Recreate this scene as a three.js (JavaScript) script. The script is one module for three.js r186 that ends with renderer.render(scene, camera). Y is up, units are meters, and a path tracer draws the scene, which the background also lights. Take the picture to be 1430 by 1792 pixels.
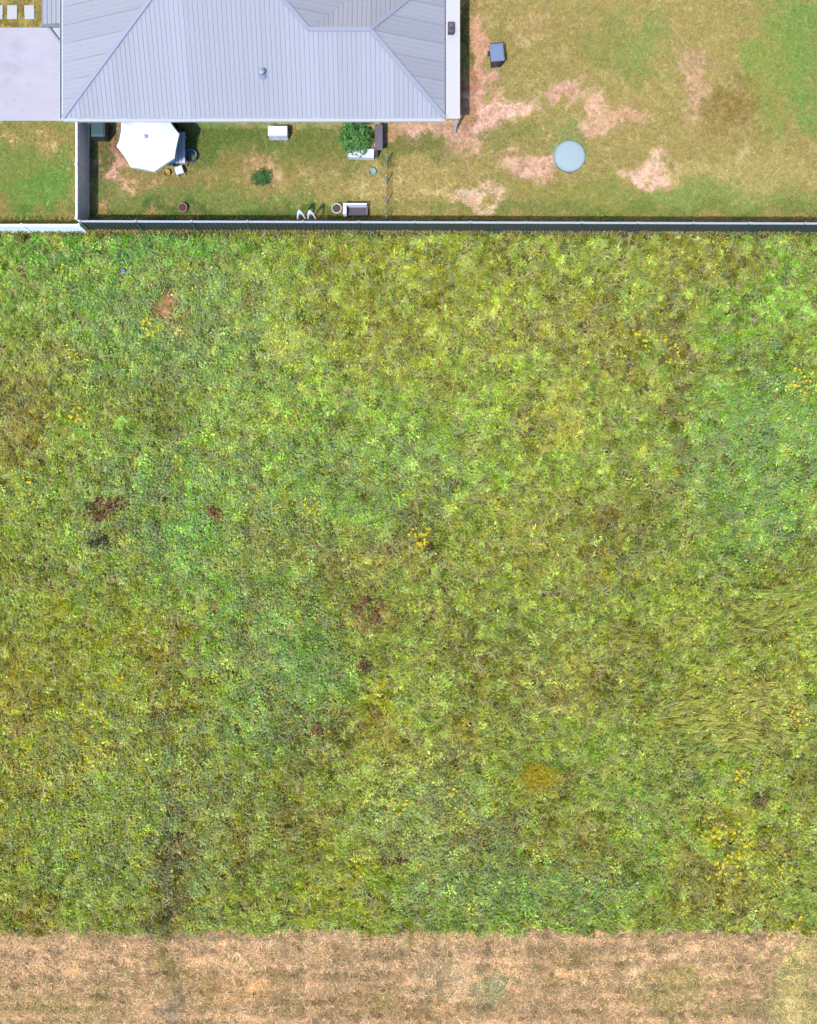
import * as THREE from 'three';
import { Sky } from 'three/addons/objects/Sky.js';
import { mergeGeometries } from 'three/addons/utils/BufferGeometryUtils.js';
import { RoundedBoxGeometry } from 'three/addons/geometries/RoundedBoxGeometry.js';

// ---------------------------------------------------------------- camera, sky, sun, exposure
const scene = new THREE.Scene();
const camera = new THREE.PerspectiveCamera(50.97, 817 / 1024, 0.5, 600);   // a drone 47 m up, looking straight down
camera.position.set(0, 47, 0);
camera.up.set(0, 0, -1);
camera.lookAt(0, 0, 0);

const sunDir = new THREE.Vector3(-0.19, 0.89, 0.39).normalize();
const sky = new Sky();
sky.name = 'sky';
sky.scale.setScalar(500);
sky.userData = { kind: 'structure', label: 'clear blue daytime sky overhead', category: 'sky' };
const U = sky.material.uniforms;
U.sunPosition.value.copy(sunDir);
U.turbidity.value = 10; U.rayleigh.value = 0.28; U.mieCoefficient.value = 0.006; U.mieDirectionalG.value = 0.8;
scene.add(sky);
scene.environmentIntensity = 0.3;

const sun = new THREE.DirectionalLight(new THREE.Color(1, 0.955, 0.9), 2.8);
sun.position.copy(sunDir).multiplyScalar(120);
sun.castShadow = true;
sun.shadow.mapSize.set(4096, 4096);
Object.assign(sun.shadow.camera, { left: -30, right: 30, top: 34, bottom: -34, near: 20, far: 220 });
scene.add(sun); scene.add(sun.target);

const renderer = new THREE.WebGLRenderer({ antialias: true });
renderer.toneMapping = THREE.LinearToneMapping;
renderer.toneMappingExposure = 2.12;
renderer.shadowMap.enabled = true;

// ---------------------------------------------------------------- helpers
function rng(seed) { let a = seed >>> 0; return () => { a = (a + 0x6D2B79F5) | 0; let t = Math.imul(a ^ (a >>> 15), 1 | a); t = (t + Math.imul(t ^ (t >>> 7), 61 | t)) ^ t; return ((t ^ (t >>> 14)) >>> 0) / 4294967296; }; }
const h2 = (x, y) => { let h = Math.imul(x, 374761393) + Math.imul(y, 668265263) | 0; h = Math.imul(h ^ (h >>> 13), 1274126177); return ((h ^ (h >>> 16)) >>> 0) / 4294967296; };
function vn(x, y) { const i = Math.floor(x), j = Math.floor(y); let u = x - i, v = y - j; u = u * u * (3 - 2 * u); v = v * v * (3 - 2 * v);
  return (h2(i, j) * (1 - u) + h2(i + 1, j) * u) * (1 - v) + (h2(i, j + 1) * (1 - u) + h2(i + 1, j + 1) * u) * v; }
const fbm = (x, y, o = 3) => { let s = 0, a = 0.5, n = 0; for (let k = 0; k < o; k++) { s += a * vn(x, y); n += a; a *= 0.55; x = x * 2.03 + 17.7; y = y * 2.03 + 9.1; } return s / n; };
const sstep = (a, b, x) => { const t = Math.min(1, Math.max(0, (x - a) / (b - a))); return t * t * (3 - 2 * t); };
const lin = v => v <= 0.04045 ? v / 12.92 : Math.pow((v + 0.055) / 1.055, 2.4);
const srgb = v => v <= 0.0031308 ? v * 12.92 : 1.055 * Math.pow(v, 1 / 2.4) - 0.055;
const hex = s => { const n = parseInt(s, 16); return [lin((n >> 16) / 255), lin((n >> 8 & 255) / 255), lin((n & 255) / 255)]; };

const names = {};
function numbered(n) { if (!(n in names)) { names[n] = 0; return n; } names[n]++; return n + '_' + String(names[n]).padStart(3, '0'); }
function sh(o) { o.traverse(m => { if (m.isMesh) { m.castShadow = true; m.receiveShadow = true; } }); return o; }
function thing(name, label, category, x = 0, y = 0, z = 0, turn = 0, group) {
  const o = new THREE.Group(); o.name = numbered(name); o.position.set(x, y, z); o.rotation.y = turn;
  o.userData = { label, category }; if (group) o.userData.group = group; scene.add(o); return o;
}
function single(name, geo, mat, label, category, x = 0, y = 0, z = 0, turn = 0, group, kind) {
  const o = new THREE.Mesh(geo, mat); o.name = numbered(name); o.position.set(x, y, z); o.rotation.y = turn;
  o.userData = { label, category }; if (group) o.userData.group = group; if (kind) o.userData.kind = kind;
  scene.add(o); return sh(o);
}
function part(name, geo, mat, parent, x = 0, y = 0, z = 0) { const o = new THREE.Mesh(geo, mat); o.name = name; o.position.set(x, y, z); parent.add(o); return sh(o); }
const box = (w, h, d, x = 0, y = 0, z = 0) => new THREE.BoxGeometry(w, h, d).translate(x, y, z);
const rbox = (w, h, d, r = 0.02, x = 0, y = 0, z = 0) => new RoundedBoxGeometry(w, h, d, 2, r).translate(x, y, z);
const cyl = (r0, r1, h, n = 16, x = 0, y = 0, z = 0) => new THREE.CylinderGeometry(r0, r1, h, n).translate(x, y, z);
function bar(a, b, w, h) { const A = new THREE.Vector3(...a), B = new THREE.Vector3(...b), d = B.clone().sub(A), L = d.length(); const g = new THREE.BoxGeometry(w, h, L);
  const m = new THREE.Matrix4().lookAt(B, A, new THREE.Vector3(0, 1, 0)); m.setPosition(A.add(B).multiplyScalar(0.5)); return g.applyMatrix4(m); }
function quads(list) { const p = []; for (const [a, b, c, d] of list) { p.push(...a, ...b, ...c); if (d) p.push(...a, ...c, ...d); }
  const g = new THREE.BufferGeometry(); g.setAttribute('position', new THREE.Float32BufferAttribute(p, 3)); g.computeVertexNormals(); return g; }
const merge = l => mergeGeometries(l.map(g => { const q = g.index ? g.toNonIndexed() : g; q.deleteAttribute('uv'); return q; }));
function noiseTex(n, f, rep = 1) {   // tileable-size data texture, f(u,v) -> [r,g,b] linear
  const d = new Uint8Array(n * n * 4);
  for (let j = 0; j < n; j++) for (let i = 0; i < n; i++) { const c = f(i / n, j / n), k = (j * n + i) * 4; for (let q = 0; q < 3; q++) d[k + q] = Math.max(0, Math.min(255, Math.round(255 * srgb(Math.max(0, c[q]))))); d[k + 3] = 255; }
  const t = new THREE.DataTexture(d, n, n); t.colorSpace = THREE.SRGBColorSpace; t.magFilter = THREE.LinearFilter; t.minFilter = THREE.LinearMipmapLinearFilter; t.generateMipmaps = true; t.wrapS = t.wrapT = THREE.RepeatWrapping; t.repeat.set(rep, rep); t.needsUpdate = true; return t;
}
const mat = (c, rough = 0.8, more = {}) => new THREE.MeshStandardMaterial({ color: typeof c === 'string' ? new THREE.Color('#' + c) : new THREE.Color().setRGB(...c), roughness: rough, side: THREE.DoubleSide, ...more });

// ---------------------------------------------------------------- what grows where (plan positions in metres; colours of the plants and the soil, with a few shadows painted into the lawn)
const K = 0.56;                                        // colours below were noted bright; K takes them to base colours
function field(base, list, boost) {
  const B = hex(base), L = list.map(([x, z, rx, rz, c, s]) => [x, z, 1 / rx, 1 / rz, hex(c), s]);
  return (x, z, rand) => {
    const wx = x + (fbm(x * 0.9 + 5, z * 0.9, 4) - 0.5) * 2.0, wz = z + (fbm(x * 0.9, z * 0.9 + 31, 4) - 0.5) * 2.0;
    const rag = 0.75 * (fbm(x * 2.1 + 3, z * 2.1 + 60, 3) - 0.5);
    let r = B[0], g = B[1], b = B[2];
    for (const [bx, bz, ix, iz, c, s] of L) {
      const dx = (wx - bx) * ix, dz = (wz - bz) * iz, q = dx * dx + dz * dz;
      if (q > 4) continue;
      let w = s * sstep(0.3, 0.7, 1 - Math.sqrt(q) * 0.5 + rag); if (rand) w += 0.5 * ((rand() < w ? 1 : 0) - w);   // each plant takes one tone or the other
      r += (c[0] - r) * w; g += (c[1] - g) * w; b += (c[2] - b) * w;
    }
    r = Math.max(0.02, B[0] + (r - B[0]) * boost); g = Math.max(0.02, B[1] + (g - B[1]) * boost); b = Math.max(0.01, B[2] + (b - B[2]) * boost);
    return [r * K, g * K, b * K];
  };
}
const meadowColor = field('8f9a4c', [
  [-14.12, -11.65, 7.00, 0.88, '6a9a42', 0.85], [-14.88, -8.40, 4.25, 3.00, '82a256', 0.7], [-8.12, -7.40, 3.00, 3.00, '8ba65c', 0.8], [-0.38, -9.40, 7.00, 3.00, '9aa046', 0.9],
  [2.12, -6.15, 7.50, 2.75, 'a3a658', 0.7], [8.38, -6.40, 3.00, 3.00, '9a9450', 0.7], [15.38, -10.40, 2.75, 2.00, '84944c', 0.6], [14.88, -3.40, 3.75, 6.00, '82a24e', 0.8],
  [17.12, -9.40, 1.25, 2.25, '8fb258', 0.6], [12.88, -11.15, 2.25, 1.50, '86763e', 0.5], [-10.75, -5.15, 1.50, 1.50, '7a803c', 0.7], [-17.12, -3.90, 1.50, 2.50, '8f7b42', 0.7], [-16.38, -6.40, 2.00, 2.00, '9a9455', 0.5],
  [-12.62, -1.65, 2.00, 1.75, '8fb060', 0.85], [-9.62, 1.35, 1.50, 2.75, '84b05a', 0.85], [-2.88, -2.40, 6.25, 3.00, '8aa650', 0.8], [4.62, -3.40, 5.00, 3.75, '99aa55', 0.7],
  [5.38, 0.85, 2.75, 2.00, '9b914f', 0.6], [-2.38, 2.23, 3.25, 1.00, '99905a', 0.7], [0.62, 1.60, 1.12, 1.12, '6d6f35', 0.6], [10.38, 0.10, 3.00, 2.50, '848c46', 0.6], [11.75, -6.40, 0.62, 2.25, '7c7038', 0.5],
  [-15.38, 0.10, 2.75, 2.25, '97a054', 0.5], [-5.88, 6.85, 3.25, 4.50, '7d9c50', 0.75], [-13.38, 8.85, 5.25, 4.75, '9a993c', 0.75], [-11.12, 6.35, 1.25, 1.50, '8a7c36', 0.7],
  [-15.88, 12.60, 3.00, 3.50, '9c963e', 0.7], [-10.38, 16.10, 1.25, 2.75, '7a6630', 0.75], [-16.88, 17.85, 1.50, 1.75, '8a703e', 0.8], [-12.88, 14.60, 3.75, 3.00, '8c9a38', 0.7],
  [-5.88, 13.85, 2.75, 3.25, '8b8f3e', 0.6], [-1.88, 4.35, 1.25, 0.75, '96744a', 0.7], [0.12, 10.85, 2.25, 1.75, 'aaae68', 0.8], [0.62, 13.85, 3.00, 1.75, 'a2a668', 0.7],
  [3.62, 14.85, 1.75, 1.50, '74683a', 0.75], [5.38, 6.85, 3.00, 1.75, '7e7c3e', 0.6], [7.12, 7.85, 1.50, 1.50, 'b4a862', 0.6], [13.38, 5.85, 4.50, 2.75, '98a04c', 0.7],
  [14.38, 8.60, 3.00, 1.50, 'b2aa62', 0.6], [10.38, 12.60, 3.25, 3.00, '889c54', 0.6], [4.62, 16.85, 5.75, 1.75, '7f9a48', 0.7], [14.12, 14.60, 2.25, 2.00, 'a29a3c', 0.5],
  [15.88, 17.35, 2.25, 1.50, 'a8a05c', 0.5], [-2.88, 16.60, 2.25, 1.50, '95983a', 0.7], [-1.88, 9.35, 1.75, 0.75, '8a7038', 0.5], [-10.62, -8.90, 0.55, 0.60, 'c8a48c', 1], [-5.12, -7.40, 0.75, 0.85, 'b4b850', 0.8], [5.62, 11.60, 0.75, 0.75, 'a39428', 0.9],
  [-10.62, -1.90, 0.35, 4.75, '6f6f30', 0.7], [-10.38, 8.85, 0.45, 3.25, '7c6a30', 0.7], [-10.50, 15.10, 0.60, 3.75, '644f26', 0.85], [11.68, -6.40, 0.40, 3.25, '6b5f2c', 0.75], [11.75, -1.65, 0.35, 2.75, '77702f', 0.6], [-3.88, 10.10, 1.50, 1.50, '6c6a30', 0.6], [2.62, 10.10, 1.50, 1.25, '7a7038', 0.5],
  [-7.12, 14.60, 1.00, 1.50, '7a6a2c', 0.6], [-4.88, 12.60, 1.00, 1.50, '7c6c2c', 0.6], [7.12, 14.60, 2.00, 1.50, '7d7038', 0.5], [13.38, 16.60, 1.50, 1.50, '7d6d36', 0.5], [8.62, 1.10, 1.25, 1.25, '74602c', 0.6], [10.12, 7.10, 1.75, 1.50, '6f7030', 0.5], [8.62, -8.40, 1.25, 1.25, '7c6c34', 0.5], [-2.38, -11.40, 1.50, 0.50, '8c7a3c', 0.6], [-3.88, -10.65, 1.00, 0.75, '7f7a34', 0.5],
  [-17.38, 8.60, 1.25, 2.25, 'a58c46', 0.5], [-14.88, 11.10, 1.50, 1.50, 'a8923a', 0.6], [-1.38, 8.10, 1.00, 1.00, 'b0b040', 0.6], [-7.38, -3.90, 1.75, 1.25, 'a0b464', 0.6], [6.62, -4.15, 1.50, 1.50, 'b0a460', 0.6], [3.62, -7.40, 1.25, 1.25, 'b4a860', 0.5], [14.88, -6.40, 1.25, 0.75, '6d6a30', 0.6],
], 1.25);
const lawnColor = field('a79a58', [
  [-16.25, -14.90, 2.25, 2.75, '8f9f4d', 1], [-16.12, -14.15, 1.25, 0.88, '78a346', 0.9], [-16.12, -16.52, 1.50, 0.45, 'b89c60', 0.8], [-16.88, -22.02, 2.00, 0.75, '9a8a42', 1], [-13.12, -16.15, 0.85, 1.25, '98724a', 0.9], [-13.43, -14.40, 1.20, 1.00, 'd4a386', 0.9],
  [-11.62, -14.15, 1.50, 0.45, 'caa274', 0.8], [-13.62, -15.15, 0.40, 1.00, '6c7a38', 0.7], [-7.88, -16.15, 3.00, 1.00, '72883a', 0.95], [-7.38, -14.90, 3.75, 0.90, 'a69a52', 0.75], [-7.88, -13.78, 6.50, 0.60, '85994a', 0.85], [-4.12, -15.90, 2.25, 1.00, '7d8b3c', 0.7], [-6.25, -15.28, 0.75, 0.50, 'd0aa76', 0.6],  // small dark green patch by the white fence is its shadow, painted in
  [-3.88, -14.28, 2.75, 0.55, 'b0a05e', 0.7], [-8.12, -13.10, 7.50, 0.35, '557a34', 0.7], [0.12, -14.28, 2.75, 1.25, 'bcaa66', 0.85], [0.12, -16.52, 1.75, 0.45, 'd0a87c', 0.9], [1.62, -16.27, 1.50, 0.50, 'd6aa86', 0.8], [0.12, -15.78, 1.50, 0.35, '80883e', 0.7],  // long dark green band paints the shade behind the dark fence
  [3.20, -19.65, 0.50, 3.25, 'c89c78', 1], [2.50, -21.40, 0.30, 1.50, '6d6a30', 0.8], [2.58, -17.90, 0.45, 1.50, 'b07c5a', 0.85], [4.33, -17.70, 1.50, 0.55, 'dcbc9a', 1], [3.62, -17.02, 0.80, 0.85, 'd8b090', 0.95], [6.75, -18.52, 0.85, 0.60, 'cba080', 0.9],  // narrow dark olive strip is the eave shadow put into the lawn colour
  [9.00, -17.52, 1.25, 0.75, 'c8a67c', 0.95], [5.25, -15.28, 1.38, 0.50, 'cca684', 0.9], [3.25, -13.65, 1.50, 0.40, 'd8bc94', 1], [10.88, -14.78, 1.20, 0.60, 'dcb894', 0.95], [12.25, -18.65, 0.62, 1.75, 'bb9a70', 0.8], [5.62, -21.02, 0.75, 1.00, 'cfa676', 0.6],
  [16.88, -20.15, 1.75, 3.00, '7a9f46', 0.8], [15.50, -19.15, 1.12, 2.25, '96a04c', 0.7], [14.00, -17.65, 1.12, 1.12, '8a7434', 0.8], [9.62, -20.52, 1.50, 1.25, '80984a', 0.7], [7.12, -20.65, 2.25, 1.25, '9c9350', 0.6],
  [12.12, -13.78, 6.75, 0.55, '8aa04e', 0.85], [7.12, -13.78, 3.00, 0.75, '9c984c', 0.7], [15.38, -14.90, 3.25, 0.90, 'b9ae68', 0.7], [4.12, -16.40, 1.00, 0.50, '8a9048', 0.7], [7.12, -16.40, 1.00, 0.75, '8a9a56', 0.7], [10.88, -13.15, 10.50, 0.30, '6c8a3c', 0.6],  // last long band continues the painted fence shade to the right
], 1.0);
const stubbleColor = field('cba577', [
  [17.00, 20.85, 1.50, 2.25, 'b4ac62', 0.6], [3.25, 21.23, 0.85, 0.85, 'a9ac78', 0.7], [-10.57, 19.85, 0.85, 1.15, '8e7844', 0.8], [-10.38, 21.90, 0.75, 0.50, 'a08c74', 0.6], [-15.38, 21.60, 2.25, 0.75, 'b0955e', 0.6], [11.88, 21.10, 2.25, 1.00, 'b09a5c', 0.6],
  [7.38, 20.10, 1.50, 1.00, 'b08c58', 0.5], [-13.38, 19.23, 3.50, 0.30, 'd8b080', 0.6], [-3.88, 18.85, 6.00, 0.20, 'd8b484', 0.6], [1.62, 20.10, 1.50, 1.00, 'd0b084', 0.6], [-0.38, 21.60, 4.00, 0.50, 'b48f58', 0.5], [-7.38, 20.85, 2.25, 0.75, 'b08a50', 0.5], [9.62, 19.85, 3.25, 0.17, 'd8b484', 0.6],
], 1.0);

// ---------------------------------------------------------------- ground sheets
const speck = (x, z, a, b) => 1 + a * (vn(x * 9, z * 9) - 0.5) + b * (vn(x * 31, z * 31) - 0.5);
function sheet(name, x0, z0, x1, z1, y, colorFn, n, label, category, bump) {
  const g = new THREE.PlaneGeometry(x1 - x0, z1 - z0).rotateX(-Math.PI / 2);
  const t = noiseTex(n, (u, v) => { const x = x0 + u * (x1 - x0), z = z1 - v * (z1 - z0); return colorFn(x, z); });
  const b = bump.clone(); b.repeat.set((x1 - x0) / 2.5, (z1 - z0) / 2.5); b.needsUpdate = true;
  const m = new THREE.MeshStandardMaterial({ map: t, roughness: 1, bumpMap: b, bumpScale: 0.03 });
  const o = single(name, g, m, label, category, (x0 + x1) / 2, y, (z0 + z1) / 2); o.userData.kind = 'structure'; return o;
}
const bump = noiseTex(512, (u, v) => { const q = lin(0.6 * vn(u * 64, v * 64) + 0.4 * vn(u * 150, v * 150)); return [q, q, q]; });
bump.colorSpace = THREE.NoColorSpace;
{
  const g = new THREE.PlaneGeometry(500, 500).rotateX(-Math.PI / 2);
  const t = noiseTex(512, (u, v) => { const q = 0.6 + 0.8 * fbm(u * 40, v * 40, 4); return [0.13 * q, 0.15 * q, 0.045 * q]; }, 40);
  single('ground', g, new THREE.MeshStandardMaterial({ map: t, roughness: 1 }), 'open grassy land reaching beyond the lots', 'ground', 0, -0.012, 0).userData.kind = 'structure';
}
const XE = 20.5;
const edgeZ = x => 18.57 - 0.0053 * x;                  // where the rough grass ends and the mown verge begins
const soilMix = (x, z) => { const c = meadowColor(x, z), s = speck(x, z, 0.7, 0.6) * 0.4; const bare = sstep(0.9, 0.2, Math.hypot(x + 10.6, (z + 8.9)) ); const k = 0.45 + 0.9 * bare;
  return [(c[0] * 0.5 + 0.06) * s * k * 1.9, (c[1] * 0.4 + 0.045) * s * k * 1.6, (c[2] * 0.4 + 0.01) * s * k]; };
sheet('meadow_soil', -XE, -12.25, XE, 18.62, 0, soilMix, 1024, 'dark soil and thatch under the rough grass of the empty lots', 'soil', bump);
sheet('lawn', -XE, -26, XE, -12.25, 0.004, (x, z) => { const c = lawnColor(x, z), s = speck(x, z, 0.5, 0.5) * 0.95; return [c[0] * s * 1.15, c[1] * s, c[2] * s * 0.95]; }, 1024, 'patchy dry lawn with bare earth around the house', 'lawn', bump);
sheet('mown_verge', -XE, 18.5, XE, 26, 0.005, (x, z) => { const c = stubbleColor(x, z), s = (1 + 0.35 * (vn(x * 0.22, z * 5.5 + 9) - 0.5) + 0.3 * (vn(x * 0.9 + 4, z * 0.2) - 0.5)) * speck(x, z, 0.35, 0.4) * 1.0; return [c[0] * s, c[1] * s, c[2] * s]; }, 1024, 'straw coloured mown strip beyond the rough grass', 'verge', bump);
{
  const conc = noiseTex(512, (u, v) => { const q = 0.24 * (1 - 0.12 * sstep(0.55, 0.75, fbm(u * 9 + 2, v * 5, 4))) * (0.9 + 0.14 * fbm(u * 7, v * 7, 4) + 0.08 * (vn(u * 90, v * 90) - 0.5)), p = fbm(u * 3 + 8, v * 3, 2); return [q * (1.1 + 0.06 * p), q * 0.99, q * (0.95 + 0.05 * (1 - p))]; });
  const o = single('driveway', rbox(9.6, 0.12, 4.08, 0.02), new THREE.MeshStandardMaterial({ map: conc, roughness: 0.85 }), 'pale concrete driveway running up to the grey roofed house', 'driveway', -18.7, 0.0, -19.14);
  o.userData.kind = 'structure';
}

// ---------------------------------------------------------------- house
const S = -16.28, W0 = -14.28, E0 = -0.95, E1 = 1.5, EH = 2.62, PT = Math.tan(24 * Math.PI / 180), D = 12, RW = 3.05;
const NW = S - 2 * RW, N = S - D;
const house = thing('house', 'single storey house with pale grey ribbed metal hip roof', 'house');
const roofMats = [0.96, 1, 1.035].map(k => mat([0.212 * k, 0.2 * k, 0.196 * k], 0.8));
const roof = new THREE.Group(); roof.name = 'roof'; house.add(roof);
function slope(o, u, v, L, vmin, vmax, breaks) {       // ribbed sheets laid from eave to ridge; each sheet one piece
  const W = 0.762, n = Math.ceil(L / W), c = 1 / Math.cos(Math.atan(PT));
  const nx = [-v[0] * PT / c, 1 / c, -v[1] * PT / c];
  const P = (a, b, h) => [o[0] + u[0] * a + v[0] * b + nx[0] * h, EH + b * PT + nx[1] * h, o[1] + u[1] * a + v[1] * b + nx[2] * h];
  for (let k = 0; k < n; k++) {
    const a0 = k * W, a1 = Math.min(L, a0 + W), pts = [];
    for (let r = 0; r < 4; r++) { const s = a0 + r * W / 4; pts.push([s, r ? 0 : 0.012], [s + 0.13, 0], [s + 0.148, 0.02], [s + 0.172, 0.02]); }
    pts.push([a0 + W, 0]);
    for (const b of breaks) { if (b > a0 && b < a1) { let i = pts.findIndex(p => p[0] > b); const p = pts[i - 1], q = pts[i]; pts.splice(i, 0, [b, p[1] + (q[1] - p[1]) * (b - p[0]) / (q[0] - p[0])]); } }
    const list = [];
    for (let i = 0; i + 1 < pts.length; i++) {
      let [s0, g0] = pts[i], [s1, g1] = pts[i + 1]; if (s0 >= a1) break; if (s1 > a1) s1 = a1;
      const l0 = vmin(s0), l1 = vmin(s1), t0 = Math.max(l0, vmax(s0)), t1 = Math.max(l1, vmax(s1));
      if (t0 - l0 < 1e-4 && t1 - l1 < 1e-4) continue;
      list.push([P(s0, l0, g0), P(s1, l1, g1), P(s1, t1, g1), P(s0, t0, g0)]);
    }
    if (list.length) part('roof_sheet', quads(list), roofMats[Math.floor(h2(k, Math.round(L * 10)) * 3)], roof);
  }
}
const zero = () => 0;
// south, west, wing east, wing north, main east, main north
slope([W0, S], [1, 0], [0, -1], E1 - W0, zero, a => { const x = W0 + a; return Math.max(Math.min(x - W0, E0 - x, D / 2), Math.min(RW, E1 - x, x - W0)); }, [D / 2, E0 - W0 - D / 2, E0 - RW - W0, E1 - RW - W0]);
slope([W0, S], [0, -1], [1, 0], D, zero, a => Math.min(a, D - a), [D / 2]);
slope([E1, S], [0, -1], [-1, 0], 2 * RW, zero, a => Math.min(a, 2 * RW - a), [RW]);
slope([E1, NW], [-1, 0], [0, 1], E1 - E0 + RW, a => Math.max(0, a - (E1 - E0)), a => Math.min(a, RW), [E1 - E0, RW]);
slope([E0, S], [0, -1], [-1, 0], D, a => Math.max(0, 2 * RW - a), a => Math.min(a, D - a), [RW, 2 * RW, D / 2]);
slope([E0, N], [-1, 0], [0, 1], E0 - W0, zero, a => Math.min(a, E0 - W0 - a, D / 2), [D / 2, E0 - W0 - D / 2]);
const capMat = mat([0.185, 0.18, 0.192], 0.8);
function ridgeCap(a, b) { part('ridge_cap', bar([a[0], EH + a[2] * PT + 0.035, a[1]], [b[0], EH + b[2] * PT + 0.035, b[1]], 0.17, 0.035), capMat, roof); }
const zr = S - D / 2;
ridgeCap([W0, S, 0], [W0 + D / 2, zr, D / 2]); ridgeCap([W0, N, 0], [W0 + D / 2, zr, D / 2]); ridgeCap([W0 + D / 2, zr, D / 2], [E0 - D / 2, zr, D / 2]);
ridgeCap([E0 - RW, S - RW, RW], [E0 - D / 2, zr, D / 2]); ridgeCap([E0, N, 0], [E0 - D / 2, zr, D / 2]);
ridgeCap([E1, S, 0], [E1 - RW, S - RW, RW]); ridgeCap([E1, NW, 0], [E1 - RW, S - RW, RW]); ridgeCap([E1 - RW, S - RW, RW], [E0 - RW, S - RW, RW]);
const gutterMat = mat([0.36, 0.36, 0.37], 0.6);
const gut = (x0, z0, x1, z1) => { const dx = Math.sign(x1 - x0), dz = Math.sign(z1 - z0), px = -dz, pz = dx, g = [];
  g.push(bar([x0 - px * 0.06, EH - 0.13, z0 - pz * 0.06], [x1 - px * 0.06, EH - 0.13, z1 - pz * 0.06], 0.12, 0.012), bar([x0 - px * 0.125, EH - 0.075, z0 - pz * 0.125], [x1 - px * 0.125, EH - 0.075, z1 - pz * 0.125], 0.012, 0.12));
  part('gutter', merge(g), gutterMat, house); };
gut(E1, S, W0, S); gut(W0, S, W0, N); gut(E0, N, E0, NW);
const wallMat = mat([0.42, 0.38, 0.33], 0.9);
for (const [w, d, x, z] of [[E0 - W0 - 1, 0.12, (W0 + E0) / 2, S - 0.95], [E0 - W0 - 1, 0.12, (W0 + E0) / 2, N + 0.5], [0.12, D - 1.7, W0 + 0.5, S - D / 2 - 0.22], [0.12, D - 1.7, E0 - 0.5, S - D / 2 - 0.22],
  [E1 - E0 - 0.1, 0.12, (E0 + E1) / 2 - 0.4, S - 0.95], [0.12, 2 * RW - 1.7, E1 - 0.55, S - RW - 0.22], [E1 - E0 - 0.1, 0.12, (E0 + E1) / 2 - 0.4, NW + 0.5]]) part('wall', box(w, EH - 0.05, d, 0, EH / 2 - 0.025, 0), wallMat, house, x, 0, z);
part('soffit', box(E1 - W0 - 0.1, 0.02, 0.86), wallMat, house, (W0 + E1) / 2, EH - 0.16, S - 0.46);
// cream flat strip along the side eave, with its dark vent
const awn = part('awning', merge([box(0.56, 0.05, 8.6, 0, 0, 0), box(0.04, 0.1, 8.6, 0.29, -0.01, 0)]), mat([0.33, 0.295, 0.25], 0.8), house, E1 + 0.32, EH - 0.1, S - 4.3);
for (let k = 0; k < 5; k++) part('post', box(0.09, EH - 0.16, 0.09), wallMat, awn, 0.2, -(EH - 0.16) / 2 - 0.028, 4 - k * 2);
const vent = part('vent_box', rbox(0.26, 0.3, 0.44, 0.03), mat([0.05, 0.035, 0.04], 0.6), house, 1.75, EH + 0.08, -19.95);
part('vent_cowl', cyl(0.07, 0.09, 0.14, 12), mat([0.08, 0.06, 0.06], 0.5), vent, 0, 0.2, 0);
const vp = part('vent_pipe', cyl(0.06, 0.06, 0.42, 14), mat([0.17, 0.175, 0.2], 0.5, { metalness: 0.3 }), house, -5.93, EH + 1.52 * PT + 0.15, S - 1.52);
part('flashing', new THREE.CylinderGeometry(0.09, 0.2, 0.12, 14), mat([0.15, 0.155, 0.18], 0.6), vp, 0, -0.14, 0); part('rain_cap', cyl(0.02, 0.12, 0.06, 14), mat([0.19, 0.195, 0.22], 0.5), vp, 0, 0.24, 0);
// porch roof beside the driveway
{ const p = part('porch_roof', quads([]), roofMats[0], house); const L = []; for (let k = 0; k < 6; k++) { const x = -15.25 + k * 0.19; L.push(box(0.188, 0.03, 2.6, x + 0.094, 2.3 + k * 0.02, -21.6), box(0.03, 0.03, 2.6, x + 0.02, 2.325 + k * 0.02, -21.6)); } p.geometry = merge(L);
  part('porch_gutter', box(1.3, 0.1, 0.09, -14.66, 2.24, -20.25), mat([0.1, 0.13, 0.12], 0.6), house); part('post', box(0.1, 2.3, 0.1, -15.15, 1.15, -20.45), wallMat, house); }

// ---------------------------------------------------------------- fences
function ribPanel(w, h, pitch = 0.16, dep = 0.03) {
  const n = Math.max(2, Math.round(w / pitch)), s = w / n, L = [], pts = [];
  for (let k = 0; k < n; k++) pts.push([k * s, 0], [k * s + s * 0.4, 0], [k * s + s * 0.5, dep], [k * s + s * 0.9, dep]);
  pts.push([w, 0]);
  for (let i = 0; i + 1 < pts.length; i++) { const [a, p] = pts[i], [b, q] = pts[i + 1]; L.push([[a, 0, p], [b, 0, q], [b, h, q], [a, h, p]]); }
  return quads(L);
}
function fence(name, label, x0, z0, x1, z1, h, n, pm, cm, sm) {
  const L = Math.hypot(x1 - x0, z1 - z0), t = thing(name, label, 'fence', x0, 0, z0, -Math.atan2(z1 - z0, x1 - x0)), w = L / n;
  const pg = ribPanel(w - 0.07, h - 0.16), capG = rbox(w - 0.062, 0.075, 0.085, 0.012), railG = box(w - 0.07, 0.08, 0.06), postG = box(0.065, h + 0.03, 0.07, 0, h / 2 + 0.015, 0), topG = rbox(0.075, 0.02, 0.1, 0.008);
  for (let k = 0; k < n; k++) {
    part('panel', pg, pm[k % pm.length], t, k * w + 0.035, 0.08, -0.015);
    part('cap_rail', capG, cm, t, (k + 0.5) * w, h - 0.04, 0);
    part('bottom_rail', railG, sm, t, (k + 0.5) * w, 0.04, 0.0);
  }
  for (let k = 0; k <= n; k++) { const p = part('post', postG, sm, t, k * w, 0, 0); part('post_cap', topG, cm, p, 0, h + 0.04, 0); }
  return t;
}
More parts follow.
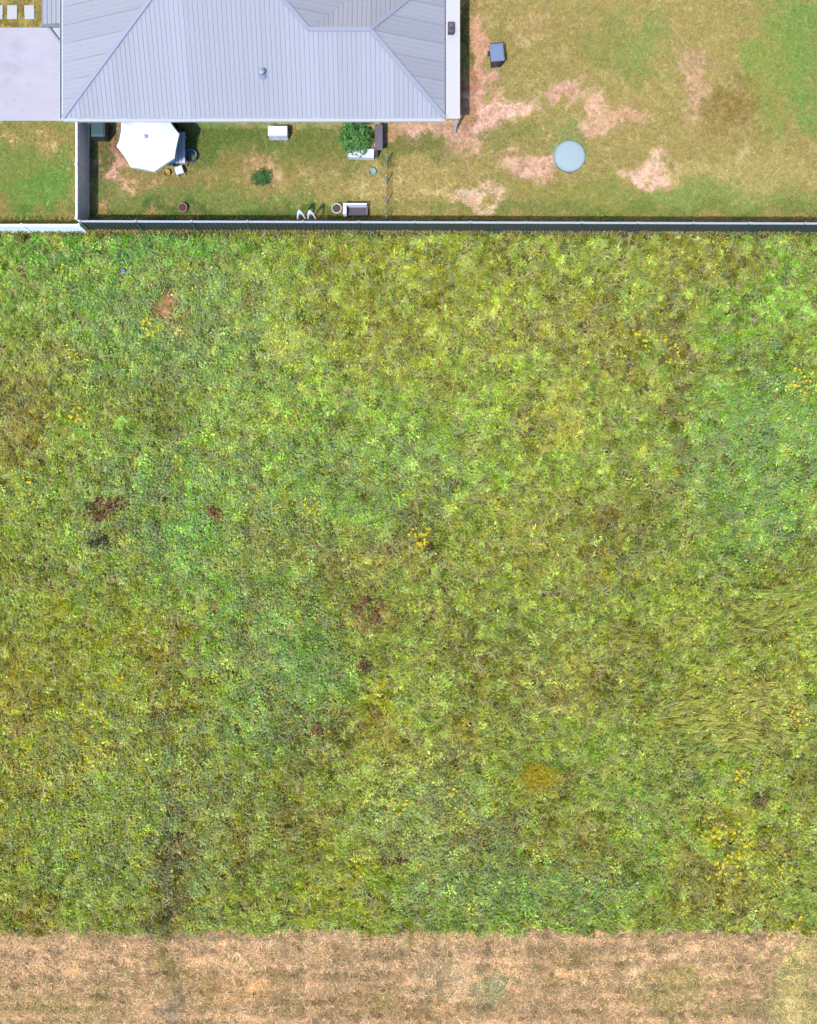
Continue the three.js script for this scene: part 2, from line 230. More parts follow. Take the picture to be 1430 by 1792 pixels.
const darkP = [0.94, 1, 1.07].map(k => mat([0.030 * k, 0.040 * k, 0.036 * k], 0.5)), capGrey = mat([0.24, 0.24, 0.235], 0.5), darkS = mat([0.04, 0.05, 0.046], 0.5);
const whiteP = [mat([0.84, 0.83, 0.81], 0.6), mat([0.82, 0.81, 0.79], 0.6)], whiteC = mat([0.8, 0.8, 0.81], 0.45);
fence('metal_fence', 'long dark grey ribbed metal fence with pale capping behind the empty lot', -13.9, -12.31, 21.5, -12.2, 1.55, 15, darkP, capGrey, darkS);
fence('white_fence', 'white ribbed fence running from the house corner to the dark boundary fence', -13.98, -12.36, -13.98, -16.9, 1.8, 2, whiteP, whiteC, whiteC);
fence('white_fence', 'low white fence along the boundary beside the driveway lawn', -21.4, -12.24, -14.06, -12.24, 1.2, 3, whiteP, whiteC, whiteC);
{ // thin wire fence that divides the back lawn
  const t = thing('wire_fence', 'thin wire fence with slim posts crossing the back lawn', 'fence', -0.95, -15.20, 0); t.position.set(-0.95, -15.20, 0); t.position.z = t.position.y; t.position.y = 0;
  const wm = mat([0.12, 0.13, 0.12], 0.5, { metalness: 0.5 });
  for (let k = 0; k < 4; k++) part('post', cyl(0.025, 0.025, 1.25, 8, 0, 0.6, 0), mat([0.22, 0.25, 0.22], 0.7), t, 0, 0, k * 0.86);
  for (let k = 0; k < 6; k++) part('wire', cyl(0.006, 0.006, 2.58, 6).rotateX(Math.PI / 2), wm, t, 0.028, 0.2 + k * 0.19, 1.29);
}

// ---------------------------------------------------------------- things in the yard
const pave = mat([0.28, 0.265, 0.235], 0.9);
[[ -17.95, -21.85 ], [ -17.32, -21.85 ], [ -16.57, -21.85 ]].forEach(([x, z], i) => single('stepping_stone', rbox(0.44, 0.08, 0.62, 0.03), pave, ['white stepping stone cut by the photo edge above the driveway', 'middle white stepping stone in the grass above the driveway', 'white stepping stone nearest the porch roof'][i], 'paver', x, 0.03, z, (i - 1) * 0.03, 'stepping stones above the driveway'));
{ // parasol
  const cx = -10.85, cz = -15.48, t = thing('parasol', 'white octagonal parasol open beside the house eave', 'parasol', cx, 0, cz, 0.2);
  const R = 1.33, H = 2.28, rise = 0.42, cloth = mat([0.5, 0.5, 0.505], 0.9), steel = mat([0.3, 0.3, 0.31], 0.4, { metalness: 0.6 });
  const P = (k, s) => { const a = k * Math.PI / 4; return [Math.cos(a) * R * s, H + rise * (1 - s), Math.sin(a) * R * s]; };
  for (let k = 0; k < 8; k++) {
    const L = [], n = 5;
    for (let i = 0; i < n; i++) for (let j = 0; j < 3; j++) {
      const q = (s, f) => { const a = P(k, s), b = P(k + 1, s), sag = 0.06 * s * Math.sin(Math.PI * f) * 4 * (s > 0.05 ? 0.25 + 0.1 * s : 0); const inw = 1 - 0.035 * Math.sin(Math.PI * f) * s; return [(a[0] + (b[0] - a[0]) * f) * inw, a[1] - sag, (a[2] + (b[2] - a[2]) * f) * inw]; };
      const s0 = i / n, s1 = (i + 1) / n, f0 = j / 3, f1 = (j + 1) / 3; L.push([q(s0, f0), q(s0, f1), q(s1, f1), q(s1, f0)]);
    }
    const pn = part('canopy_panel', quads(L), cloth, t); const e = P(k, 1), f = P(k + 1, 1); part('valance', quads([[e, f, [f[0], f[1] - 0.13, f[2]], [e[0], e[1] - 0.13, e[2]]]]), cloth, pn);
    const a = P(k, 0.1), b = P(k, 0.98); part('rib', bar([a[0], a[1] - 0.03, a[2]], [b[0], b[1] - 0.025, b[2]], 0.02, 0.012), steel, t);
    part('strut', bar([0, H - 0.35, 0], [P(k, 0.5)[0], P(k, 0.5)[1] - 0.04, P(k, 0.5)[2]], 0.014, 0.012), steel, t);
  }
  part('pole', cyl(0.024, 0.024, H + rise, 12, 0, (H + rise) / 2, 0), steel, t); part('base', cyl(0.28, 0.3, 0.09, 24, 0, 0.045, 0), mat([0.2, 0.2, 0.2], 0.9), t);
  part('finial', new THREE.SphereGeometry(0.09, 14, 10).scale(1, 0.7, 1), mat([0.22, 0.22, 0.25], 0.5), t, 0, H + rise + 0.03, 0);
}
{ const t = thing('garden_table', 'pale grey rectangular table half under the white parasol', 'table', -10.05, -15.71, 0); t.position.set(-9.98, 0, -15.7);
  const m = mat([0.36, 0.36, 0.38], 0.6); for (let k = 0; k < 5; k++) part('slat', rbox(0.13, 0.03, 1.35, 0.008), m, t, -0.29 + k * 0.145, 0.72, 0);
  for (const [a, b] of [[-1, -1], [1, -1], [-1, 1], [1, 1]]) part('leg', box(0.05, 0.7, 0.05, 0, 0.35, 0), m, t, a * 0.3, 0, b * 0.6); part('frame', merge([box(0.66, 0.04, 0.04, 0, 0.685, -0.6), box(0.66, 0.04, 0.04, 0, 0.685, 0.6)]), m, t); }
function tub(name, label, cat, x, z, r, h, c, group) {
  const t = thing(name, label, cat, x, 0.005, z, 0, group), m = mat(c, 0.45);
  part('body', new THREE.LatheGeometry([[0.001, 0.01], [r * 0.8, 0.01], [r * 0.98, h], [r, h], [r * 1.04, h], [r * 1.04, h - 0.03], [r * 0.99, h - 0.03], [r * 0.83, 0]].map(p => new THREE.Vector2(...p)), 24), m, t);
  part('handle', new THREE.TorusGeometry(r * 0.98, 0.008, 6, 20, Math.PI).rotateX(-1.3).translate(0, h - 0.01, 0), mat([0.3, 0.3, 0.3], 0.5), t); return t;
}
tub('tub', 'blue plastic tub on the grass beside the parasol', 'tub', -9.46, -15.50, 0.26, 0.32, [0.035, 0.075, 0.2]);
tub('tub', 'magenta plastic tub between the parasol and the house wall', 'tub', -10.14, -16.67, 0.2, 0.5, [0.3, 0.03, 0.14]);
tub('tub', 'small yellow tub at the lower edge of the parasol', 'tub', -10.53, -14.79, 0.14, 0.2, [0.45, 0.26, 0.03]);
{ const t = thing('stool', 'small white plastic stool near the blue tub', 'stool', -9.95, 0, -14.83, 0.3), m = mat([0.45, 0.45, 0.45], 0.6); part('seat', rbox(0.34, 0.04, 0.34, 0.018), m, t, 0, 0.42, 0);
  for (const [a, b] of [[-1, -1], [1, -1], [-1, 1], [1, 1]]) part('leg', bar([a * 0.17, 0, b * 0.17], [a * 0.13, 0.41, b * 0.13], 0.04, 0.04), m, t); }
function bin(label, x, z, turn, body, lid, group) {
  const t = thing('wheelie_bin', label, 'bin', x, 0, z, turn, group), m = mat(body, 0.55), l = mat(lid, 0.5);
  const s = new THREE.CylinderGeometry(0.4, 0.32, 0.86, 4, 1).rotateY(Math.PI / 4).scale(0.98, 1, 1.2).translate(0, 0.55, 0);
  part('body', s, m, t); part('lid', merge([rbox(0.6, 0.06, 0.74, 0.028, 0, 1.01, 0), rbox(0.5, 0.04, 0.6, 0.02, 0, 1.05, 0.02)]), l, t); part('handle', cyl(0.018, 0.018, 0.5, 10).rotateZ(Math.PI / 2).translate(0, 0.97, -0.43), m, t);
  for (const a of [-1, 1]) part('wheel', cyl(0.11, 0.11, 0.05, 18).rotateZ(Math.PI / 2).translate(a * 0.27, 0.115, -0.36), mat([0.02, 0.02, 0.02], 0.8), t); return t;
}
bin('dark green wheelie bin tucked under the eave beside the white fence', -13.29, -16.44, 0, [0.02, 0.035, 0.03], [0.025, 0.045, 0.04]);
bin('slate blue lidded bin standing on the earth strip east of the house', 3.79, -19.67, 0.1, [0.03, 0.034, 0.045], [0.1, 0.12, 0.165]);
{ const t = thing('air_conditioner', 'white outdoor air conditioner unit against the house wall below the eave', 'air conditioner', -5.66, -16.62, 0); t.position.set(t.position.x, 0, -16.42); t.position.x = -5.64;
  const m = mat([0.48, 0.465, 0.46], 0.6); part('casing', rbox(0.82, 0.6, 0.4, 0.03, 0, 0.42, 0), m, t); part('top_panel', rbox(0.84, 0.03, 0.42, 0.012, 0, 0.735, 0), m, t); part('fan_grille', new THREE.TorusGeometry(0.2, 0.015, 8, 28).translate(-0.12, 0.42, 0.205), mat([0.3, 0.3, 0.3], 0.5), t);
  for (const a of [-1, 1]) part('foot', box(0.08, 0.12, 0.42, a * 0.28, 0.06, 0), mat([0.2, 0.2, 0.2], 0.8), t); }
{ const x = 7.03, z = -15.53, t = thing('tank_cover', 'round pale blue cover lying on the bare lawn', 'tank cover', x, 0, z);
  const m = mat([0.2, 0.235, 0.215], 0.8); part('rim', new THREE.LatheGeometry([[0.6, 0.005], [0.69, 0.005], [0.69, 0.12], [0.66, 0.16], [0.6, 0.15]].map(p => new THREE.Vector2(...p)), 48), mat([0.17, 0.2, 0.185], 0.8), t);
  part('lid', new THREE.LatheGeometry([[0.001, 0.185], [0.2, 0.183], [0.45, 0.17], [0.6, 0.145]].map(p => new THREE.Vector2(...p)), 48), m, t); }
{ const t = thing('garden_screen', 'dark brown slatted timber screen beside the leafy shrub', 'screen', -1.43, -16.14, 0); t.position.set(-1.42, 0, -16.05); const m = mat([0.07, 0.05, 0.05], 0.85);
  for (let k = 0; k < 7; k++) part('slat', box(0.035, 0.1, 1.1), m, t, 0, 0.1 + k * 0.13, 0); for (const a of [-1, 0, 1]) part('post', box(0.08, 1.0, 0.08, 0.06, 0.5, 0), m, t, 0, 0, a * 0.52); part('shelf', box(0.3, 0.03, 1.1), mat([0.09, 0.065, 0.065], 0.8), t, 0.16, 0.98, 0); }
{ const t = thing('planter_trough', 'white planter trough in front of the leafy shrub', 'planter', -2.05, 0, -15.6, -0.04), m = mat([0.45, 0.44, 0.43], 0.7);
  part('side', rbox(1.12, 0.36, 0.05, 0.015, 0, 0.18, 0.17), m, t); part('side', rbox(1.12, 0.36, 0.05, 0.015, 0, 0.18, -0.17), m, t); part('end', rbox(0.05, 0.36, 0.29, 0.015, 0.53, 0.18, 0), m, t); part('end', rbox(0.05, 0.36, 0.29, 0.015, -0.53, 0.18, 0), m, t); part('potting_soil', box(1.0, 0.02, 0.28, 0, 0.32, 0), mat([0.42, 0.4, 0.38], 1), t); }
tub('tub', 'small teal tub on the grass near the wire fence', 'tub', -1.57, -14.84, 0.15, 0.2, [0.16, 0.3, 0.28]);
// clutter along the dark fence
{ const t = thing('feed_trough', 'white framed box lying behind the dark fence near the wire fence', 'box', -2.25, 0, -13.08, 0), m = mat([0.6, 0.6, 0.66], 0.6); part('side', box(0.9, 0.5, 0.06, 0, 0.45, -0.2), m, t); part('end', box(0.14, 0.7, 0.46, -0.5, 0.35, 0), m, t); part('tray', box(0.85, 0.05, 0.34, 0, 0.25, 0), mat([0.05, 0.035, 0.035], 0.8), t); part('end', box(0.06, 0.45, 0.4, 0.45, 0.23, 0), mat([0.1, 0.07, 0.06], 0.8), t); }
{ const t = thing('flower_pot', 'cream flower pot behind the dark fence left of the white framed box', 'flower pot', -3.12, 0, -13.2), m = mat([0.55, 0.48, 0.42], 0.8); part('pot', new THREE.LatheGeometry([[0.001, 0.02], [0.13, 0.02], [0.19, 0.36], [0.22, 0.36], [0.22, 0.31], [0.2, 0.3], [0.15, 0]].map(p => new THREE.Vector2(...p)), 20), m, t); part('soil', cyl(0.18, 0.18, 0.02, 20, 0, 0.31, 0), mat([0.05, 0.03, 0.02], 1), t); }
{ const t = thing('trellis', 'pair of white hoops leaning on the dark fence', 'garden hoops', -4.35, 0, -12.55), m = mat([0.6, 0.6, 0.6], 0.5); for (const a of [-1, 1]) part('hoop', new THREE.TorusGeometry(0.2, 0.025, 8, 18, Math.PI).scale(1, 9.4, 1).rotateX(-0.09).translate(a * 0.22, 0, 0.12), m, t); }
{ const t = thing('flower_pot', 'terracotta flower pot behind the dark fence below the parasol', 'flower pot', -9.82, 0, -13.25), m = mat([0.35, 0.13, 0.08], 0.9); part('pot', new THREE.LatheGeometry([[0.001, 0.02], [0.12, 0.02], [0.17, 0.3], [0.2, 0.3], [0.2, 0.25], [0.14, 0]].map(p => new THREE.Vector2(...p)), 20), m, t); part('soil', cyl(0.165, 0.165, 0.02, 20, 0, 0.26, 0), mat([0.04, 0.025, 0.02], 1), t); }

// ---------------------------------------------------------------- plants
const tmpl = {};
function leafGeo(make, seed) {   // make(push, random): push(p0,p1,p2[,p3], tone) adds a face
  const p = [], c = [], r = rng(seed);
  make((a, b, d, e, t) => { const f = e ? [a, b, d, a, d, e] : [a, b, d]; for (const q of f) { p.push(...q); c.push(...t); } }, r);
  const g = new THREE.BufferGeometry(); g.setAttribute('position', new THREE.Float32BufferAttribute(p, 3)); g.setAttribute('color', new THREE.Float32BufferAttribute(c, 3)); g.computeVertexNormals(); return g;
}
const tone = (r, a) => { const k = 1 + (r() - 0.5) * 2 * a, w = (r() - 0.5) * 0.24; return [k * (1 + w), k, k * (1 - w)]; };
function grassTuft(seed, n, len, wid, spread, lean, fan = 6.283) {
  return leafGeo((push, r) => {
    for (let k = 0; k < n; k++) {
      const a = (r() - 0.5) * fan, l = len * (0.6 + 0.6 * r()), w = wid * (0.7 + 0.6 * r()), b0 = spread * Math.sqrt(r()), ph = r() * 6.283, t = tone(r, 0.3), le = lean * (0.5 + r());
      const bx = Math.cos(ph) * b0, bz = Math.sin(ph) * b0, dx = Math.cos(a), dz = Math.sin(a), sx = -dz * w / 2, sz = dx * w / 2;
      const P = (s, y) => [bx + dx * s, y, bz + dz * s];
      const r1 = l * Math.sin(le * 0.45) * 0.5, y1 = l * Math.cos(le * 0.45) * 0.5, r2 = r1 + l * Math.sin(le) * 0.5, y2 = y1 + l * Math.cos(le) * 0.5;
      const A = P(0, 0), M = P(r1, y1), T = P(r2, Math.max(0.02, y2));
      push([A[0] - sx, A[1], A[2] - sz], [A[0] + sx, A[1], A[2] + sz], [M[0] + sx, M[1], M[2] + sz], [M[0] - sx, M[1], M[2] - sz], t);
      push([M[0] - sx, M[1], M[2] - sz], [M[0] + sx, M[1], M[2] + sz], T, null, t);
    }
  }, seed);
}
function weed(seed, n, rad, hgt, leaf) {
  return leafGeo((push, r) => {
    for (let k = 0; k < n; k++) {
      const a = r() * 6.283, q = rad * Math.pow(r(), 0.6), y = hgt * (0.25 + 0.75 * r()) * (1 - 0.45 * q / rad), l = leaf * (0.6 + 0.8 * r()), w = l * (0.34 + 0.2 * r()), t = tone(r, 0.3), d = a + (r() - 0.5) * 1.6, up = (r() - 0.35) * 0.8;
      const x = Math.cos(a) * q, z = Math.sin(a) * q, dx = Math.cos(d), dz = Math.sin(d);
      push([x, y, z], [x + dx * l * 0.45 - dz * w / 2, y + l * up * 0.5, z + dz * l * 0.45 + dx * w / 2], [x + dx * l, y + l * (up - 0.35), z + dz * l], [x + dx * l * 0.45 + dz * w / 2, y + l * up * 0.5, z + dz * l * 0.45 - dx * w / 2], t);
    }
    for (let k = 0; k < 3; k++) { const a = r() * 6.283, q = rad * 0.7 * r(), x = Math.cos(a) * q, z = Math.sin(a) * q, t = tone(r, 0.15); push([-0.006, 0, 0], [0.006, 0, 0], [x, hgt * 0.8, z], null, t); }
  }, seed);
}
const leafMat = () => new THREE.MeshPhysicalMaterial({ color: 0xffffff, vertexColors: true, roughness: 1, side: THREE.DoubleSide, specularIntensity: 0.12, transmission: 0.32, thickness: 0 });
const M4 = new THREE.Matrix4(), Q = new THREE.Quaternion(), EU = new THREE.Euler(), V1 = new THREE.Vector3(), V2 = new THREE.Vector3(), COL = new THREE.Color();
function scatter(name, label, category, geos, spots, yaw) {   // spots: [x, z, scale, yscale, r, g, b, y]
  const g = new THREE.Group(); g.name = name; g.userData = { label, category, kind: 'stuff' }; scene.add(g);
  const per = geos.map(() => []); spots.forEach((s, i) => per[i % geos.length].push(s));
  const r = rng(77 + spots.length);
  geos.forEach((geo, q) => {
    const o = new THREE.InstancedMesh(geo, leafMat(), per[q].length); o.name = name + '_clumps'; o.castShadow = o.receiveShadow = true; o.userData = { kind: 'stuff' };
    per[q].forEach((s, i) => {
      EU.set((r() - 0.5) * 0.3, yaw ? yaw(s, r) : r() * 6.283, (r() - 0.5) * 0.3); Q.setFromEuler(EU);
      M4.compose(V1.set(s[0], s[7] || 0, s[1]), Q, V2.set(s[2], s[2] * s[3], s[2])); o.setMatrixAt(i, M4); o.setColorAt(i, COL.setRGB(Math.max(0.004, s[4]), Math.max(0.004, s[5]), Math.max(0.002, s[6])));
    });
    g.add(o);
  });
  return g;
}
const olive = hex('7c6c32').map(v => v * K), lush = hex('6ca03c').map(v => v * K), hay = hex('bdb060').map(v => v * K), umber = hex('4a3c1e').map(v => v * K), straw = hex('d4c284').map(v => v * K), fresh = hex('5f9440').map(v => v * K), brown = hex('7a5630').map(v => v * K), paleG = hex('b4c690').map(v => v * K), gold = hex('b49a30').map(v => v * K);
const mix3 = (a, b, t) => [a[0] + (b[0] - a[0]) * t, a[1] + (b[1] - a[1]) * t, a[2] + (b[2] - a[2]) * t];
// special spots that stay bare or short
const bare = [[ -10.62, -8.95, 0.75], [ -8.38, -3.85, 0.25]];
const short = [];
const weedy = (x, z) => { let w = 0; for (const [a, b, c, d] of [[ -9.62, -8.40, 7, 4.5], [ -5.88, 6.85, 3.6, 5], [ -9.62, 0.10, 8, 4], [ -2.38, -1.65, 6, 3], [ 15.38, -2.40, 4.5, 5], [ 4.62, 16.60, 6, 2], [ -11.62, 12.60, 7, 6], [ 1.12, 13.60, 4, 3]]) w = Math.max(w, 1 - sstep(0.4, 1.2, Math.hypot((x - a) / c, (z - b) / d))); return w; };
{
  const r = rng(4), grass = [], weeds = [], dry = [];
  const x0 = -XE, x1 = XE, z0 = -12.05, z1 = 18.7;
  const put = (n, kind) => {
    for (let i = 0; i < n; i++) {
      const x = x0 + r() * (x1 - x0), z = z0 + r() * (z1 - z0);
      if (z > edgeZ(x) - 0.15 + 0.45 * (fbm(x * 1.6, 3, 3) - 0.5) - 0.25 * r()) continue;
      let sc = 1; let skip = false;
      for (const [a, b, c] of bare) if (Math.hypot(x - a, z - b) < c * (0.6 + 0.7 * vn(x * 3, z * 3))) skip = r() < 0.9;
      if (skip) continue;
      for (const [a, b, c, d] of short) { const q = Math.hypot((x - a) / c, (z - b) / d); if (q < 1.1) sc = Math.min(sc, 0.5 + 0.5 * sstep(0.6, 1.1, q)); }
      const gap = 0.5 * vn(x * 3.6 + 3, z * 3.6) + 0.5 * vn(x * 7.0, z * 7.0 + 8), wd = weedy(x, z);
      if (kind === 'grass' && (sc === 1 && gap < 0.46 && r() < 0.7 || r() < 0.35 * wd)) continue;
      if (kind === 'weed') { if (r() > 0.22 + 0.6 * wd || sc < 0.8 && r() < 0.6) continue; if (gap < 0.47 && r() < 0.93) continue; }
      let c = meadowColor(x, z, r); const bf = fbm(x * 1.7 + 40, z * 1.7, 3);
      const v = Math.min(1.6, 0.66 + 0.36 * r() + 1.35 * (0.4 * vn(x * 4.6 + 11, z * 4.6) + 0.6 * vn(x * 8.5, z * 8.5 + 4) - 0.38) + 0.3 * (bf - 0.5));
      const m1 = fbm(x * 0.75 + 70, z * 0.75, 3), m2 = fbm(x * 1.5, z * 1.5 + 50, 3);
      if (sc === 1) { if (r() < 0.7 * sstep(0.52, 0.7, m1)) c = mix3(c, olive, 0.65); if (r() < 0.45 * sstep(0.46, 0.28, m1)) c = mix3(c, lush, 0.5); if (r() < 0.55 * sstep(0.55, 0.72, m2)) c = mix3(c, hay, 0.55); if (r() < 0.15 + 0.35 * sstep(0.46, 0.3, m2)) c = mix3(c, umber, 0.7); }
      if (v > 1.1) c = mix3(c, paleG, Math.min(0.5, (v - 1.1) * 1.2)); else if (v < 0.7) c = mix3(c, umber, (0.7 - v) * 0.9);
      c = [c[0] * v * 2.15, c[1] * v * 2.08, c[2] * v * 1.2]; { const l = (c[0] + c[1] * 2 + c[2] * 0.4) / 3.4; c = c.map(q => l + (q - l) * 1.08); }
      const pick = r();
      if (kind === 'weed') c = pick < 0.2 + 0.35 * wd ? mix3(c, paleG, 0.6) : pick < 0.75 ? mix3(c, fresh, 0.35) : c;
      else if (pick < 0.16) c = mix3(c, straw, 0.55 * r() + 0.15); else if (pick < 0.24) c = mix3(c, fresh, 0.5 * r() + 0.15); else if (pick < 0.24 + 0.22 * sstep(0.35, 0.7, bf)) c = mix3(c, brown, 0.6); else if (pick > 0.992) c = mix3(c, gold, 0.6);
      if (kind === 'dry') c = mix3(c, straw, 0.75); else if (gap < 0.46) c = mix3(c, umber, 0.45);
      const s = (0.6 + 0.5 * r() + 0.7 * r() * r()) * sc;
      (kind === 'grass' ? grass : kind === 'weed' ? weeds : dry).push([x, z, s, (gap < 0.46 ? 0.22 : 0.45 + 0.9 * gap) * (sc < 1 ? 0.6 : 1), ...c]);
    }
  };
  put(260000, 'grass'); put(230000, 'weed'); put(44000, 'dry');
  console.log('meadow', grass.length, weeds.length, dry.length);
  scatter('meadow_grass', 'rough green and yellowing grass covering the two empty lots', 'grass', [11, 12, 13, 14].map(q => grassTuft(q, 11, 0.21, 0.022, 0.06, 1.15)), grass);
  scatter('meadow_weeds', 'small leafy weeds growing thickly among the rough grass', 'weeds', [21, 22, 23, 24].map(q => weed(q, 18, 0.13, 0.3, 0.08)), weeds);
  scatter('dry_stems', 'pale dry stems lying over the rough grass', 'dry grass', [31, 32, 33].map(q => grassTuft(q, 4, 0.46, 0.014, 0.06, 1.5)), dry);
}
{ // long grass laid over to one side
  const r = rng(23), c2 = [];
  for (const [x, z, rx, rz, n] of [[ 14.38, 5.85, 4.2, 2.4, 170], [ 14.38, 8.60, 3.6, 1.6, 130], [ 16.38, 4.10, 2.4, 0.9, 260], [ 10.38, 7.10, 2.5, 2.2, 170], [ 12.88, -5.15, 2.2, 1.2, 120], [ 12.88, 9.85, 2.4, 1.0, 220]]) for (let k = 0; k < n; k++) {
    const a = r() * 6.283, d = Math.sqrt(r()), px = x + Math.cos(a) * d * rx, pz = z + Math.sin(a) * d * rz; if (px > XE || vn(px * 1.3, pz * 4) < 0.42) continue;
    let c = mix3(meadowColor(px, pz, r), straw, 0.35 * r()); const v = (0.6 + 0.6 * r()); c = [c[0] * v * 1.75, c[1] * v * 1.7, c[2] * v * 1.05]; c2.push([px, pz, 0.8 + 0.6 * r(), 0.9, ...c, 0.08]); }
  scatter('laid_grass', 'long pale grass combed over sideways near the right edge of the rough lots', 'grass', [71, 72, 73].map(q => grassTuft(q, 7, 0.5, 0.018, 0.07, 1.35, 0.7)), c2, (s, rr) => 0.15 + (vn(s[0] * 0.7, s[1] * 0.7) - 0.5) * 1.0 + (rr() - 0.5) * 0.3);
}
{ // lawn and verge
  const r = rng(9), lawn = [];
  const inHouse = (x, z) => z < S - 0.45 && x > W0 + 0.4 && x < E1 - 0.5 || z > -21.25 && z < -17.05 && x < W0 + 0.5 || Math.hypot(x - 7.03, z + 15.53) < 0.78;
  for (let i = 0; i < 150000; i++) {
    const x = -XE + r() * 2 * XE, z = -25 + r() * 12.75; if (inHouse(x, z)) continue;
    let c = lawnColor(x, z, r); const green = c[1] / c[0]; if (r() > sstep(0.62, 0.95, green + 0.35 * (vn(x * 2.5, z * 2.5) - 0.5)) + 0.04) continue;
    const v = 0.8 + 0.5 * r(); c = [c[0] * v * 1.55, c[1] * v * 1.36, c[2] * v * 1.25]; if (r() < 0.12) c = mix3(c, straw, 0.4); else if (r() < 0.15) c = mix3(c, fresh, 0.4);
    const near = sstep(-13.0, -12.5, z); lawn.push([x, z, (0.7 + 0.6 * r()) * (1 + 1.2 * near), 0.8 + near, ...c, 0.004]);
  }
  scatter('lawn_grass', 'short patchy lawn grass around the house', 'grass', [41, 42, 43].map(q => grassTuft(q, 11, 0.09, 0.016, 0.08, 1.2)), lawn);
  const st = [];
  for (let i = 0; i < 60000; i++) {
    const x = -XE + r() * 2 * XE, z = 18.3 + r() * 7; if (z < edgeZ(x) - 0.3 + 0.8 * (fbm(x * 1.6, 3, 3) - 0.5)) continue;
    if (vn(x * 1.1, z * 6) < 0.35 && r() < 0.6) continue;
    let c = stubbleColor(x, z, r); const v = 0.55 + 0.6 * r() + 0.9 * (0.45 * vn(x * 1.2, z * 8) + 0.55 * vn(x * 5, z * 7) - 0.42) + 0.45 * (vn(x * 0.22, z * 5.5 + 9) - 0.5) + 0.35 * (vn(x * 0.9 + 4, z * 0.2) - 0.5); c = c.map(q => q * v * 1.95); const p = r(); if (p < 0.14 + 0.3 * sstep(0.5, 0.7, fbm(x * 0.9, z * 1.8, 3))) c = mix3(c, hex('8f9044').map(q => q * K), 0.7); else if (p < 0.3) c = mix3(c, straw, 0.5); else if (p < 0.4) c = mix3(c, brown, 0.5);
    st.push([x, z, 0.7 + 0.7 * r(), 0.7, ...c, 0.004]);
  }
  scatter('mown_stubble', 'dry mown stubble and straw on the tan strip', 'dry grass', [51, 52, 53].map(q => grassTuft(q, 9, 0.2, 0.02, 0.08, 1.35)), st);
  console.log('lawn', lawn.length, 'stubble', st.length);
}
{ // yellow wildflowers
  const r = rng(15), f = [], cl = [[ 13.25, 13.85, 0.8, 22], [ 14.38, 14.35, 0.8, 30], [ 13.68, 15.60, 0.8, 24], [ 15.38, 16.60, 2.2, 20], [ 14.43, 11.40, 0.35, 16], [ 16.25, 15.10, 0.6, 14], [ 0.50, 0.98, 0.5, 26], [ -4.25, -0.40, 0.4, 10], [ -0.45, 12.73, 0.4, 14], [ 2.00, 12.35, 0.5, 12], [ -11.18, -8.03, 0.45, 24], [ 17.00, -5.65, 0.7, 24], [ 17.50, -5.40, 0.4, 10], [ 11.12, -7.03, 0.7, 18], [ 10.12, -7.65, 0.5, 8], [ -14.38, -4.20, 0.35, 14], [ 17.00, 8.85, 0.5, 12], [ 16.75, 5.23, 0.6, 8], [ -15.00, -10.03, 0.7, 16], [ 0.62, 3.73, 0.7, 10], [ -16.38, -0.90, 0.7, 10], [ -12.12, 9.85, 3, 20], [ -14.12, 15.10, 3, 14]];
  for (const [x, z, q, n] of cl) for (let k = 0; k < n; k++) { const a = r() * 6.283, d = q * Math.sqrt(r()), v = 0.8 + 0.4 * r(); f.push([x + Math.cos(a) * d, z + Math.sin(a) * d, 0.8 + 0.7 * r(), 1, 0.72 * v, 0.5 * v, 0.02, 0.36 + 0.1 * r()]); }
  const fg = q => leafGeo((push, rr) => { for (let k = 0; k < 7; k++) { const a = k / 7 * 6.283, b = 0.3; push([0, 0, 0], [Math.cos(a - b) * 0.035, 0.012, Math.sin(a - b) * 0.035], [Math.cos(a) * 0.05, 0.006, Math.sin(a) * 0.05], [Math.cos(a + b) * 0.035, 0.012, Math.sin(a + b) * 0.035], tone(rr, 0.15)); } push([-0.004, -0.3, 0], [0.004, -0.3, 0], [0, 0, 0], null, [0.25, 0.6, 4]); }, q);
  scatter('wildflowers', 'tiny yellow wildflowers scattered in small clusters over the rough grass', 'wildflowers', [61, 62].map(fg), f);
}
// ---------------------------------------------------------------- plants that stand out in the rough grass
function plant(name, label, cat, x, z, R, n, h, cols, leafy, seed, group) {
  const r = rng(seed), list = [];
  for (let k = 0; k < n; k++) {
    const a = r() * 6.283, d = R * Math.pow(r(), 0.62), c = cols[Math.floor(r() * cols.length)], v = 0.7 + 0.6 * r();
    const g = leafy ? weed(seed * 50 + k, 14, 0.11, h, 0.1) : grassTuft(seed * 50 + k, 14, h, 0.02, 0.06, 1.2);
    const q = g.getAttribute('color'); for (let i = 0; i < q.count; i++) q.setXYZ(i, q.getX(i) * c[0] * v, q.getY(i) * c[1] * v, q.getZ(i) * c[2] * v);
    list.push(g.rotateY(r() * 6.283).scale(0.8 + 0.5 * r(), 0.8 + 0.4 * r(), 0.8 + 0.5 * r()).translate(Math.cos(a) * d * 1.15, 0, Math.sin(a) * d * 0.85));
  }
  return single(name, mergeGeometries(list), leafMat(), label, cat, x, 0.0, z, 0, group);
}
const rust = [[0.2, 0.07, 0.03], [0.13, 0.05, 0.025], [0.24, 0.13, 0.06], [0.08, 0.03, 0.02], [0.16, 0.15, 0.05]], blackish = [[0.06, 0.06, 0.035], [0.09, 0.1, 0.05], [0.04, 0.035, 0.025], [0.14, 0.17, 0.06]];
const lime = [[0.42, 0.42, 0.08], [0.5, 0.48, 0.12], [0.34, 0.38, 0.06]], golden = [[0.34, 0.26, 0.015], [0.3, 0.25, 0.02], [0.4, 0.26, 0.015]];
plant('grass_clump', 'bright lime yellow grass clump below the middle of the dark fence', 'grass clump', -5.12, -7.35, 0.95, 70, 0.55, lime, false, 3);
